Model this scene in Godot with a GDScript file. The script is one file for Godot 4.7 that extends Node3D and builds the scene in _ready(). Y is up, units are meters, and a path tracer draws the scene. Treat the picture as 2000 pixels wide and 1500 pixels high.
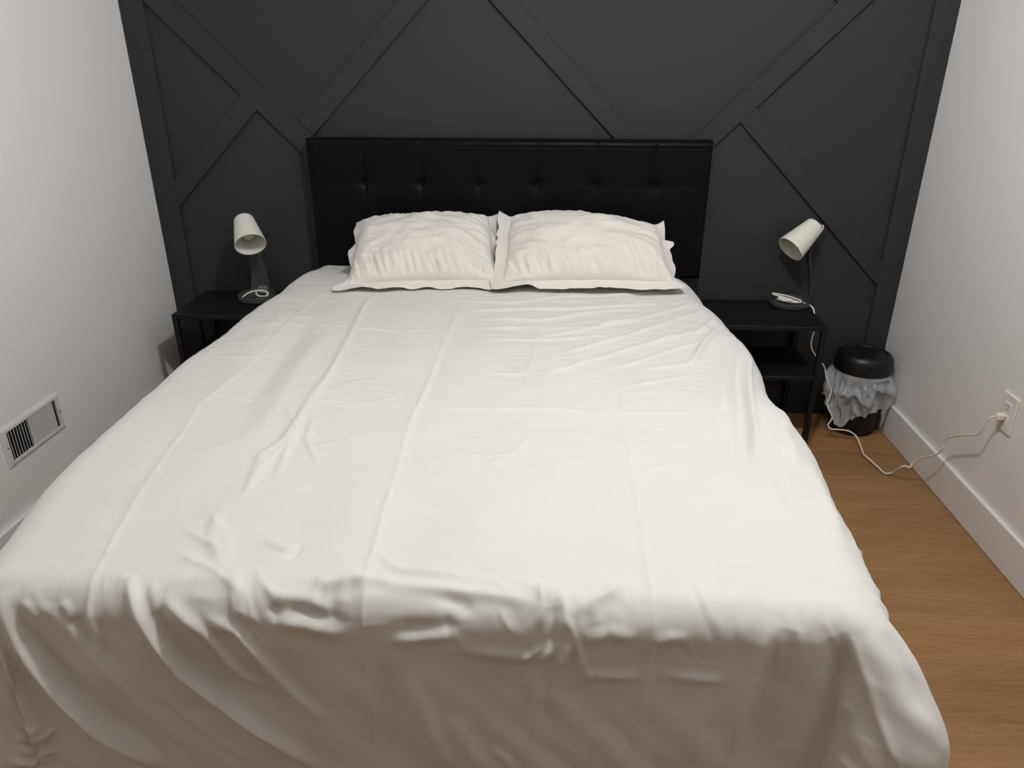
extends Node3D

const ROOM_WIDTH := 2.95
const ROOM_DEPTH := 5.0
const CEILING := 2.6
const LIGHT_AT := Vector3(1.85, 2.6, 1.66)

var rng := RandomNumberGenerator.new()
var noise := FastNoiseLite.new()

# ---------------------------------------------------------------- scene set-up

func _ready() -> void:
	rng.seed = 7
	var cam := Camera3D.new()
	cam.name = "camera"
	cam.keep_aspect = Camera3D.KEEP_HEIGHT
	cam.fov = rad_to_deg(2.0 * atan(750.0 / 1458.7))
	cam.near = 0.02
	cam.position = Vector3(1.5894, 1.4145, 2.9404)
	cam.rotation = Vector3(-0.4201, 0.0570, 0.0008)
	add_child(cam)
	cam.make_current()
	var env := Environment.new()
	env.background_mode = Environment.BG_COLOR
	env.background_color = Color(0.02, 0.02, 0.025)
	env.tonemap_mode = Environment.TONE_MAPPER_LINEAR
	env.tonemap_exposure = 1.0
	env.sdfgi_enabled = true
	env.ssao_enabled = true
	env.ssil_enabled = true
	var we := WorldEnvironment.new()
	we.name = "world_environment"
	we.environment = env
	add_child(we)
	ceiling_light()
	room()
	accent_wall()
	floor_planks()
	bed()
	duvet()
	pillows()
	nightstands()
	lamps()
	trash_bin()
	wall_vent()
	outlet()

# ---------------------------------------------------------------- materials

func mat(color: Color, rough := 0.6, metal := 0.0, spec := 0.5) -> StandardMaterial3D:
	var m := StandardMaterial3D.new()
	m.albedo_color = color
	m.roughness = rough
	m.metallic = metal
	m.metallic_specular = spec
	return m

func rolled_normal(m: StandardMaterial3D, freq: float, strength: float, world_scale: float) -> StandardMaterial3D:
	var n := FastNoiseLite.new()
	n.seed = 5
	n.noise_type = FastNoiseLite.TYPE_SIMPLEX_SMOOTH
	n.frequency = freq
	n.fractal_octaves = 3
	var t := NoiseTexture2D.new()
	t.width = 512
	t.height = 512
	t.seamless = true
	t.as_normal_map = true
	t.bump_strength = 2.0
	t.noise = n
	m.normal_enabled = true
	m.normal_texture = t
	m.normal_scale = strength
	m.uv1_triplanar = true
	m.uv1_world_triplanar = true
	m.uv1_scale = Vector3.ONE * world_scale
	return m

# ---------------------------------------------------------------- node helpers

func mesh_node(called: String, mesh: Mesh, m: Material, parent: Node) -> MeshInstance3D:
	var o := MeshInstance3D.new()
	o.name = called
	o.mesh = mesh
	o.material_override = m
	o.cast_shadow = GeometryInstance3D.SHADOW_CASTING_SETTING_ON
	parent.add_child(o, true)
	return o

func thing(called: String, label: String, category: String, at := Vector3.ZERO, group := "") -> Node3D:
	var o := Node3D.new()
	o.name = called
	o.position = at
	add_child(o, true)
	tag(o, label, category, group)
	return o

func tag(o: Node, label: String, category: String, group := "") -> void:
	o.set_meta("label", label)
	o.set_meta("category", category)
	if group != "":
		o.set_meta("group", group)

func structure(called: String, mesh: Mesh, m: Material, label: String, category: String) -> MeshInstance3D:
	var o := mesh_node(called, mesh, m, self)
	o.set_meta("kind", "structure")
	tag(o, label, category)
	return o

# ---------------------------------------------------------------- mesh helpers

func commit(st: SurfaceTool) -> ArrayMesh:
	st.generate_normals()
	return st.commit()

func tri(st: SurfaceTool, a: Vector3, b: Vector3, c: Vector3) -> void:
	st.add_vertex(a)
	st.add_vertex(b)
	st.add_vertex(c)

# quad given counter-clockwise as seen from outside
func quad(st: SurfaceTool, a: Vector3, b: Vector3, c: Vector3, d: Vector3) -> void:
	tri(st, a, c, b)
	tri(st, a, d, c)

# bevelled box between two corners, flat shaded
func box_into(st: SurfaceTool, lo: Vector3, hi: Vector3, bevel := 0.002, xf := Transform3D.IDENTITY) -> void:
	st.set_smooth_group(-1)
	var c := (lo + hi) * 0.5
	var h := (hi - lo) * 0.5
	var b := minf(bevel, minf(h.x, minf(h.y, h.z)) * 0.9)
	for axis in 3:
		var u := (axis + 1) % 3
		var v := (axis + 2) % 3
		for s in [-1.0, 1.0]:
			var pts: Array[Vector3] = []
			for k in [[-1, -1], [1, -1], [1, 1], [-1, 1]]:
				var q := Vector3.ZERO
				q[axis] = s * h[axis]
				q[u] = k[0] * (h[u] - b)
				q[v] = k[1] * (h[v] - b)
				pts.append(xf * (c + q))
			if s > 0:
				quad(st, pts[0], pts[1], pts[2], pts[3])
			else:
				quad(st, pts[3], pts[2], pts[1], pts[0])
		# bevel strips along this axis
		for su in [-1.0, 1.0]:
			for sv in [-1.0, 1.0]:
				var p: Array[Vector3] = []
				for e in [[-1.0, 0], [1.0, 0], [1.0, 1], [-1.0, 1]]:
					var q := Vector3.ZERO
					q[axis] = e[0] * (h[axis] - b)
					q[u] = su * (h[u] if e[1] == 0 else h[u] - b)
					q[v] = sv * (h[v] - b if e[1] == 0 else h[v])
					p.append(xf * (c + q))
				if su * sv > 0:
					quad(st, p[3], p[2], p[1], p[0])
				else:
					quad(st, p[0], p[1], p[2], p[3])
	for sx in [-1.0, 1.0]:
		for sy in [-1.0, 1.0]:
			for sz in [-1.0, 1.0]:
				var s3 := Vector3(sx, sy, sz)
				var a := xf * (c + s3 * (h - Vector3(0, b, b)))
				var d := xf * (c + s3 * (h - Vector3(b, 0, b)))
				var e := xf * (c + s3 * (h - Vector3(b, b, 0)))
				if sx * sy * sz > 0:
					tri(st, a, e, d)
				else:
					tri(st, a, d, e)

func box_mesh(lo: Vector3, hi: Vector3, bevel := 0.002) -> ArrayMesh:
	var st := SurfaceTool.new()
	st.begin(Mesh.PRIMITIVE_TRIANGLES)
	box_into(st, lo, hi, bevel)
	return commit(st)

# polygon (counter-clockwise seen from +z) pushed out from z0 to z1 with a small chamfer
func prism_mesh(poly: PackedVector2Array, z0: float, z1: float, chamfer := 0.0015) -> ArrayMesh:
	var st := SurfaceTool.new()
	st.begin(Mesh.PRIMITIVE_TRIANGLES)
	st.set_smooth_group(-1)
	var n := poly.size()
	var inner := PackedVector2Array()
	for i in n:
		var d0 := (poly[i] - poly[(i + n - 1) % n]).normalized()
		var d1 := (poly[(i + 1) % n] - poly[i]).normalized()
		var nn := (Vector2(-d0.y, d0.x) + Vector2(-d1.y, d1.x)).normalized()
		var k := chamfer / maxf(0.3, nn.dot(Vector2(-d0.y, d0.x)))
		inner.append(poly[i] + nn * k)
	for i in n:
		var j := (i + 1) % n
		var a := poly[i]
		var b := poly[j]
		quad(st, Vector3(a.x, a.y, z0), Vector3(b.x, b.y, z0), Vector3(b.x, b.y, z1 - chamfer), Vector3(a.x, a.y, z1 - chamfer))
		quad(st, Vector3(a.x, a.y, z1 - chamfer), Vector3(b.x, b.y, z1 - chamfer), Vector3(inner[j].x, inner[j].y, z1), Vector3(inner[i].x, inner[i].y, z1))
	for i in range(1, n - 1):
		tri(st, Vector3(inner[0].x, inner[0].y, z1), Vector3(inner[i + 1].x, inner[i + 1].y, z1), Vector3(inner[i].x, inner[i].y, z1))
		tri(st, Vector3(poly[0].x, poly[0].y, z0), Vector3(poly[i].x, poly[i].y, z0), Vector3(poly[i + 1].x, poly[i + 1].y, z0))
	return commit(st)

# grid of points (rows x cols) joined to a smooth skin; close_u joins the last column to the first
func skin(points: PackedVector3Array, cols: int, rows: int, close_u := false, flip := false, normals_out: Array = []) -> ArrayMesh:
	var nrm := PackedVector3Array()
	nrm.resize(points.size())
	var cu := cols if close_u else cols - 1
	var idx := PackedInt32Array()
	idx.resize(6 * cu * (rows - 1))
	var at := 0
	for j in rows - 1:
		for i in cu:
			var a := j * cols + i
			var b := j * cols + (i + 1) % cols
			var c := a + cols
			var d := b + cols
			var n := (points[b] - points[c]).cross(points[d] - points[a])
			idx[at] = a
			idx[at + 3] = b
			if flip:
				n = -n
				idx[at + 1] = c
				idx[at + 2] = b
				idx[at + 4] = c
				idx[at + 5] = d
			else:
				idx[at + 1] = b
				idx[at + 2] = c
				idx[at + 4] = d
				idx[at + 5] = c
			at += 6
			nrm[a] += n
			nrm[b] += n
			nrm[c] += n
			nrm[d] += n
	for k in nrm.size():
		nrm[k] = -nrm[k].normalized()
	var arr := []
	arr.resize(Mesh.ARRAY_MAX)
	arr[Mesh.ARRAY_VERTEX] = points
	arr[Mesh.ARRAY_NORMAL] = nrm
	arr[Mesh.ARRAY_INDEX] = idx
	var m := ArrayMesh.new()
	m.add_surface_from_arrays(Mesh.PRIMITIVE_TRIANGLES, arr)
	if normals_out.size() > 0:
		normals_out[0] = nrm
	return m

# profile of Vector2(radius, height) turned round the y axis
func lathe(profile: PackedVector2Array, segs := 48, xf := Transform3D.IDENTITY) -> ArrayMesh:
	var pts := PackedVector3Array()
	for p in profile:
		for i in segs:
			var a := TAU * i / segs
			pts.append(xf * Vector3(p.x * cos(a), p.y, p.x * sin(a)))
	return skin(pts, segs, profile.size(), true, false)

func tube(path: PackedVector3Array, radius: float, segs := 10) -> ArrayMesh:
	var pts := PackedVector3Array()
	var n := path.size()
	var up := Vector3(0.3, 1, 0.2).normalized()
	for i in n:
		var t := (path[mini(i + 1, n - 1)] - path[maxi(i - 1, 0)]).normalized()
		var side := up.cross(t)
		if side.length() < 0.05:
			side = Vector3.RIGHT.cross(t)
		side = side.normalized()
		var v := t.cross(side).normalized()
		up = v
		for k in segs:
			var a := TAU * k / segs
			pts.append(path[i] + (side * cos(a) + v * sin(a)) * radius)
	var all := PackedVector3Array()
	for k in segs:
		all.append(path[0])
	all.append_array(pts)
	for k in segs:
		all.append(path[n - 1])
	return skin(all, segs, n + 2, true, true)

func smooth_path(ctrl: Array, step := 0.006) -> PackedVector3Array:
	var c := Curve3D.new()
	c.bake_interval = step
	for i in ctrl.size():
		var p: Vector3 = ctrl[i]
		var t := Vector3.ZERO
		if i > 0 and i < ctrl.size() - 1:
			var a: Vector3 = ctrl[i - 1]
			var b: Vector3 = ctrl[i + 1]
			t = (b - a).normalized() * minf(p.distance_to(a), p.distance_to(b)) * 0.35
		c.add_point(p, -t, t)
	return c.get_baked_points()

# ---------------------------------------------------------------- ceiling light

func ceiling_light() -> void:
	var t := thing("ceiling_light", "round white flush ceiling light above the foot of the bed", "ceiling light", LIGHT_AT)
	mesh_node("trim_ring", lathe(PackedVector2Array([Vector2(0.10, 0), Vector2(0.135, 0), Vector2(0.135, -0.012), Vector2(0.125, -0.02), Vector2(0.11, -0.02), Vector2(0.10, 0)])), mat(Color(0.9, 0.9, 0.88), 0.5), t)
	var glow := mat(Color(0.95, 0.93, 0.88), 0.6)
	glow.emission_enabled = true
	glow.emission = Color(1.0, 0.94, 0.86)
	glow.emission_energy_multiplier = 2.0
	mesh_node("diffuser", lathe(PackedVector2Array([Vector2(0.001, -0.016), Vector2(0.06, -0.016), Vector2(0.109, -0.014), Vector2(0.109, -0.004)])), glow, t)
	var l := OmniLight3D.new()
	l.name = "lamp_light"
	l.position = Vector3(0, -0.09, 0)
	l.light_color = Color(0.985, 0.99, 1.0)
	l.light_energy = 1.66
	l.light_size = 0.07
	l.omni_range = 12.0
	l.omni_attenuation = 2.0
	l.shadow_enabled = true
	t.add_child(l)

# ---------------------------------------------------------------- room shell

func room() -> void:
	var white := rolled_normal(mat(Color(0.945, 0.935, 0.925), 0.62), 0.08, 0.12, 2.2)
	var trim_white := mat(Color(0.93, 0.925, 0.915), 0.38)
	var w := ROOM_WIDTH
	var d := ROOM_DEPTH
	var c := CEILING
	structure("wall_left", box_mesh(Vector3(-0.12, -0.1, -0.12), Vector3(0, c + 0.1, d + 0.12), 0.0005), white, "plain white painted wall on the left with a metal vent", "wall")
	structure("wall_right", box_mesh(Vector3(w, -0.1, -0.12), Vector3(w + 0.12, c + 0.1, d + 0.12), 0.0005), white, "plain white painted wall on the right with an electrical outlet", "wall")
	structure("wall_front", box_mesh(Vector3(0, -0.1, d), Vector3(w, c + 0.1, d + 0.12), 0.0005), mat(Color(0.62, 0.60, 0.58), 0.7), "plain grey wall opposite the bed", "wall")
	structure("ceiling", box_mesh(Vector3(-0.12, c, -0.12), Vector3(w + 0.12, c + 0.12, d + 0.12), 0.0005), mat(Color(0.93, 0.93, 0.92), 0.8), "flat white ceiling", "ceiling")
	structure("baseboard_left", box_mesh(Vector3(0, 0, 0.012), Vector3(0.014, 0.132, d), 0.003), trim_white, "tall white baseboard along the left wall", "baseboard")
	structure("baseboard_right", box_mesh(Vector3(w - 0.014, 0, 0.012), Vector3(w, 0.132, d), 0.003), trim_white, "tall white baseboard along the right wall", "baseboard")
	structure("baseboard_front", box_mesh(Vector3(0.014, 0, d - 0.014), Vector3(w - 0.014, 0.132, d), 0.003), trim_white, "tall white baseboard along the wall opposite the bed", "baseboard")

func accent_wall() -> void:
	var paint := rolled_normal(mat(Color(0.196, 0.195, 0.199), 0.6, 0.0, 0.35), 0.1, 0.08, 2.4)
	var w := ROOM_WIDTH
	var c := CEILING
	var wall := structure("wall_back", box_mesh(Vector3(0, -0.1, -0.12), Vector3(w, c + 0.1, 0), 0.0005), paint, "dark charcoal accent wall with diagonal flat batten boards", "wall")
	var z0 := -0.001
	var z1 := 0.0115
	var polys := []
	polys.append([Vector2(0, 0), Vector2(0.09, 0), Vector2(0.09, c), Vector2(0, c)])
	polys.append([Vector2(2.866, 0), Vector2(w, 0), Vector2(w, c), Vector2(2.866, c)])
	polys.append([Vector2(0.09, 0), Vector2(2.866, 0), Vector2(2.866, 0.132), Vector2(0.09, 0.132)])
	polys.append([Vector2(0.09, c - 0.09), Vector2(2.866, c - 0.09), Vector2(2.866, c), Vector2(0.09, c)])
	# falling board on the left, from the left stile to behind the headboard
	polys.append([Vector2(0.09, 1.577), Vector2(1.067, 0.60), Vector2(1.18, 0.60), Vector2(0.09, 1.69)])
	# rising board that starts on it and climbs past the frame
	polys.append([Vector2(0.665, 1.118), Vector2(1.897, 2.35), Vector2(1.795, 2.35), Vector2(0.6135, 1.1695)])
	# rising board from the left stile up to the falling board
	polys.append([Vector2(0.09, 0.8415), Vector2(0.459, 1.2105), Vector2(0.406, 1.2635), Vector2(0.09, 0.9475)])
	# falling board in the middle
	polys.append([Vector2(1.2325, 1.6855), Vector2(1.9495, 0.9685), Vector2(1.9965, 1.0155), Vector2(1.2795, 1.7325)])
	# rising board on the right
	polys.append([Vector2(2.004, 0.9195), Vector2(2.866, 1.7815), Vector2(2.866, 1.8895), Vector2(1.9555, 0.979)])
	# falling board on the right
	polys.append([Vector2(2.2585, 1.1745), Vector2(2.866, 0.567), Vector2(2.866, 0.669), Vector2(2.3095, 1.2255)])
	# falling board above it
	polys.append([Vector2(2.5385, 1.5645), Vector2(2.5915, 1.6175), Vector2(1.898, 2.311), Vector2(1.845, 2.258)])
	for p in polys:
		mesh_node("batten_board", prism_mesh(PackedVector2Array(p), z0, z1, 0.0012), paint, wall)

func wood_texture(seed_value: int) -> ImageTexture:
	var wpx := 1024
	var hpx := 512
	var im := Image.create_empty(wpx, hpx, true, Image.FORMAT_RGB8)
	var n := FastNoiseLite.new()
	n.noise_type = FastNoiseLite.TYPE_SIMPLEX_SMOOTH
	n.seed = seed_value
	n.frequency = 1.0
	n.fractal_octaves = 2
	var dark := Color(0.515, 0.375, 0.235)
	var light := Color(0.68, 0.525, 0.355)
	for y in hpx:
		var v := y / 512.0 * 0.45
		for x in wpx:
			var u := x / 1024.0 * 1.5
			var broad := n.get_noise_2d(u * 1.3, v * 11.0)
			var rings := sin((v * 62.0 + broad * 9.0 + n.get_noise_2d(u * 5.0 + 31.0, v * 40.0) * 1.1) * 1.6)
			var fine := n.get_noise_2d(u * 12.0 + 70.0, v * 420.0)
			var pore := n.get_noise_2d(u * 34.0 + 10.0, v * 900.0)
			var t := 0.55 + 0.11 * rings + 0.24 * fine + 0.18 * broad
			if pore > 0.34:
				t -= (pore - 0.34) * 1.1
			im.set_pixel(x, y, dark.lerp(light, clampf(t, 0.0, 1.0)))
	im.generate_mipmaps()
	return ImageTexture.create_from_image(im)

func floor_planks() -> void:
	var w := ROOM_WIDTH
	var d := ROOM_DEPTH
	var base := structure("floor", box_mesh(Vector3(-0.12, -0.1, -0.12), Vector3(w + 0.12, -0.012, d + 0.12), 0.0005), mat(Color(0.25, 0.2, 0.15), 0.9), "light oak plank floor running across the room", "floor")
	var mats: Array[StandardMaterial3D] = []
	for k in 2:
		var tex := wood_texture(21 + k * 8)
		for tint in [Color(0.97, 0.97, 0.97), Color(0.93, 0.925, 0.92), Color(1.0, 0.99, 0.97)]:
			var m := mat(tint, 0.42)
			m.albedo_texture = tex
			m.metallic_specular = 0.4
			mats.append(m)
	var pw := 0.184
	var row := 0
	var z := -0.03
	while z < d:
		var x := -rng.randf_range(0.1, 1.2)
		while x < w:
			var x1 := x + 1.38
			var lo := Vector3(maxf(x, 0.0), -0.012, maxf(z, 0.0))
			var hi := Vector3(minf(x1, w), 0.0, minf(z + pw, d))
			if hi.x - lo.x > 0.01:
				mesh_node("plank", plank_mesh(lo, hi), mats[rng.randi() % mats.size()], base)
			x = x1
		z += pw
		row += 1

func plank_mesh(lo: Vector3, hi: Vector3) -> ArrayMesh:
	var st := SurfaceTool.new()
	st.begin(Mesh.PRIMITIVE_TRIANGLES)
	st.set_smooth_group(-1)
	var b := 0.0006
	var off := Vector2(rng.randf(), rng.randf())
	var top := [Vector3(lo.x + b, hi.y, lo.z + b), Vector3(lo.x + b, hi.y, hi.z - b), Vector3(hi.x - b, hi.y, hi.z - b), Vector3(hi.x - b, hi.y, lo.z + b)]
	var mid := [Vector3(lo.x, hi.y - b, lo.z), Vector3(lo.x, hi.y - b, hi.z), Vector3(hi.x, hi.y - b, hi.z), Vector3(hi.x, hi.y - b, lo.z)]
	var low := []
	for p in mid:
		low.append(Vector3(p.x, lo.y, p.z))
	var put := func(p: Vector3) -> void:
		st.set_uv(Vector2(p.x / 1.5, p.z / 0.45) + off)
		st.add_vertex(p)
	var q := func(a: Vector3, bb: Vector3, c: Vector3, dd: Vector3) -> void:
		for p in [a, c, bb, a, dd, c]:
			put.call(p)
	q.call(top[0], top[1], top[2], top[3])
	for i in 4:
		var j := (i + 1) % 4
		q.call(mid[i], mid[j], top[j], top[i])
		q.call(low[i], low[j], mid[j], mid[i])
	return commit(st)

# ---------------------------------------------------------------- bed

func bed() -> void:
	var t := thing("bed", "bed with a wide black tufted faux leather headboard against the charcoal wall", "bed", Vector3(1.405, 0, 0))
	var leather := mat(Color(0.05, 0.05, 0.058), 0.42, 0.0, 0.2)
	leather = rolled_normal(leather, 0.25, 0.12, 6.0)
	leather.uv1_world_triplanar = true
	var wood := mat(Color(0.09, 0.08, 0.075), 0.5)
	# headboard: one padded panel whose front is drawn in along seams and at buttons
	var x0 := -0.752
	var x1 := 0.753
	var y0 := 0.60
	var y1 := 1.116
	var seams: Array[float] = [-0.539, -0.322, -0.103, 0.115, 0.334, 0.549]
	var by := 0.955
	var cols := 440
	var rows := 150
	var pts := PackedVector3Array()
	var edge := 0.022
	for j in rows:
		for i in cols:
			var x := lerpf(x0, x1, i / (cols - 1.0))
			var y := lerpf(y1, y0, j / (rows - 1.0))
			var z := 0.088
			var e := minf(minf(x - x0, x1 - x), minf(y1 - y, y - y0))
			if e < edge:
				var k := 1.0 - e / edge
				z -= edge * (1.0 - sqrt(maxf(0.0, 1.0 - k * k)))
			# the border welt
			var ring := absf(e - 0.026)
			z -= 0.0025 * exp(-ring * ring / 0.00001)
			var dx := 9.0
			for s in seams:
				dx = minf(dx, absf(x - s))
			var dy := minf(absf(y - by), absf(y - 0.765))
			z -= 0.0035 * exp(-dx * dx / 0.000014) + 0.003 * (exp(-dx / 0.03))
			z -= (0.0012 * exp(-dy * dy / 0.000012) + 0.002 * exp(-dy / 0.03)) * smoothstep(0.0, 0.06, minf(x - x0, x1 - x))
			var rr := sqrt(dx * dx + dy * dy)
			z -= 0.020 * exp(-rr / 0.016) + 0.004 * exp(-rr * rr / 0.0014)
			pts.append(Vector3(x, y, z))
	var hb := mesh_node("headboard", skin(pts, cols, rows), leather, t)
	hb.set_meta("label", "black tufted headboard")
	mesh_node("headboard_back", box_mesh(Vector3(x0 + 0.001, y0 + 0.001, 0.014), Vector3(x1 - 0.001, y1 - 0.001, 0.067), 0.003), leather, t)
	for s in seams:
		var bt := lathe(PackedVector2Array([Vector2(0.005, -0.003), Vector2(0.006, 0.0), Vector2(0.005, 0.0015), Vector2(0.003, 0.003), Vector2(0.0001, 0.0035)]), 20, Transform3D(Basis(Vector3.RIGHT, PI / 2), Vector3(s, by, 0.060)))
		mesh_node("button", bt, leather, hb)
	for s in [-0.55, 0.55]:
		mesh_node("headboard_leg", box_mesh(Vector3(s - 0.03, 0, 0.016), Vector3(s + 0.03, y0 + 0.05, 0.045), 0.003), wood, t)
	mesh_node("mattress", box_mesh(Vector3(-0.735, 0.36, 0.10), Vector3(0.715, 0.61, 1.99), 0.05), mat(Color(0.85, 0.84, 0.82), 0.8), t)
	mesh_node("base", box_mesh(Vector3(-0.72, 0.13, 0.10), Vector3(0.70, 0.36, 1.97), 0.01), wood, t)
	for s in [[-0.64, 0.2], [0.62, 0.2], [-0.64, 1.88], [0.62, 1.88]]:
		mesh_node("leg", box_mesh(Vector3(s[0] - 0.03, 0, s[1] - 0.03), Vector3(s[0] + 0.03, 0.14, s[1] + 0.03), 0.004), wood, t)

# ---------------------------------------------------------------- duvet

const DUVET_X0 := 0.66
const DUVET_X1 := 2.065
const DUVET_Z0 := 0.06
const DUVET_Z1 := 2.005
const DUVET_RX := 0.10
const DUVET_RZ := 0.055
const DUVET_Y := 0.66
const CELL := 0.0036
var duvet_lo := Vector2(0.66 - 0.157 - 0.36, 0.06)
var duvet_cols := 0
var duvet_rows := 0
var relief := PackedFloat32Array()

func line_value(x: float, xs: Array, ys: Array) -> float:
	if x <= xs[0]:
		return ys[0]
	for i in range(1, xs.size()):
		if x <= xs[i]:
			var t: float = (x - xs[i - 1]) / (xs[i] - xs[i - 1])
			return lerpf(ys[i - 1], ys[i], t * t * (3.0 - 2.0 * t))
	return ys[ys.size() - 1]

# lays a fold on the relief: kind 0 round ridge, 1 sharp crease
func stroke(kind: int, width: float, height: float, p: Array) -> void:
	var lo := Vector2(99, 99)
	var hi := -lo
	var n := p.size() / 2
	var q := PackedVector2Array()
	var run := PackedFloat32Array()
	var total := 0.0
	for i in n:
		var v := Vector2(p[2 * i], p[2 * i + 1])
		if i > 0:
			total += v.distance_to(q[i - 1])
		q.append(v)
		run.append(total)
		lo = lo.min(v)
		hi = hi.max(v)
	var reach := width * (2.6 if kind == 0 else 4.0)
	var i0 := maxi(0, int((lo.x - reach - duvet_lo.x) / CELL))
	var i1 := mini(duvet_cols - 1, int((hi.x + reach - duvet_lo.x) / CELL) + 1)
	var j0 := maxi(0, int((lo.y - reach - duvet_lo.y) / CELL))
	var j1 := mini(duvet_rows - 1, int((hi.y + reach - duvet_lo.y) / CELL) + 1)
	var fade := minf(total * 0.3, 0.12)
	for j in range(j0, j1 + 1):
		for i in range(i0, i1 + 1):
			var v := duvet_lo + Vector2(i, j) * CELL
			var best := reach * reach
			var along := 0.0
			for k in n - 1:
				var d := q[k + 1] - q[k]
				var l2 := d.length_squared()
				if l2 < 1e-9:
					continue
				var t := clampf((v - q[k]).dot(d) / l2, 0.0, 1.0)
				var dd := v.distance_squared_to(q[k] + d * t)
				if dd < best:
					best = dd
					along = lerpf(run[k], run[k + 1], t)
			if best < reach * reach:
				var e := clampf(minf(along, total - along) / fade, 0.0, 1.0)
				e = 0.25 + 0.75 * e * (2.0 - e)
				var r := sqrt(best)
				if kind == 0:
					relief[j * duvet_cols + i] += height * e * exp(-best / (width * width))
				else:
					relief[j * duvet_cols + i] += height * e * maxf(0.0, exp(-r / width) - 0.018)

# where the plain bedding lies, before folds
func duvet_point(a: float, b: float) -> Vector3:
	var ox := 0.0
	var side := 0.0
	var x := a
	if a < DUVET_X0:
		ox = DUVET_X0 - a
		side = -1.0
		x = DUVET_X0
	elif a > DUVET_X1:
		ox = a - DUVET_X1
		side = 1.0
		x = DUVET_X1
	var oz := maxf(0.0, b - DUVET_Z1)
	var z := minf(b, DUVET_Z1)
	# outline of the bedding seen from above
	if x > 1.3:
		x += (x - 1.3) / 0.765 * line_value(b, [0.1, 0.25, 0.5, 0.65, 0.95, 1.2, 1.5, 1.75, 2.05], [-0.075, -0.049, -0.044, -0.012, 0.014, -0.008, 0.010, -0.008, -0.026])
	else:
		x += (1.3 - x) / 0.64 * line_value(b, [0.1, 0.2, 0.4, 0.8, 1.2, 1.6, 2.0], [0.05, 0.046, 0.038, 0.012, -0.004, 0.008, 0.065])
	var d := sqrt(ox * ox + oz * oz)
	var top := DUVET_Y + 0.012 * (1.0 - pow(absf(a - 1.36) / 0.8, 2.0)) - 0.018 * smoothstep(1.75, 2.1, b) - 0.03 * smoothstep(0.35, 0.05, b)
	if d < 1e-6:
		return Vector3(x, top, z)
	var dir := Vector2(side * ox, oz) / d
	if d > 0.56:
		d = 0.56 + 0.05 * (1.0 - exp(-(d - 0.56) / 0.05))
	var corner := absf(2.0 * dir.x * dir.y)
	var r := maxf(0.01, sqrt(pow(DUVET_RX * dir.x, 2.0) + pow(DUVET_RZ * dir.y, 2.0)))
	var quarter := r * PI / 2.0
	var out := 0.0
	var down := 0.0
	if d < quarter:
		out = r * sin(d / r)
		down = r * (1.0 - cos(d / r))
	else:
		var s := d - quarter
		out = r + s * 0.06 + corner * s * (-0.02 if side > 0.0 else 0.10)
		down = r + s * 0.985
	if side > 0.0:
		out += corner * 0.110 * smoothstep(0.04, 0.24, d)
	var floor_gap := top - 0.012
	if down > floor_gap:
		out += (down - floor_gap) * 0.8
		down = floor_gap
	return Vector3(x + dir.x * out, top - down, z + dir.y * out)

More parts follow.
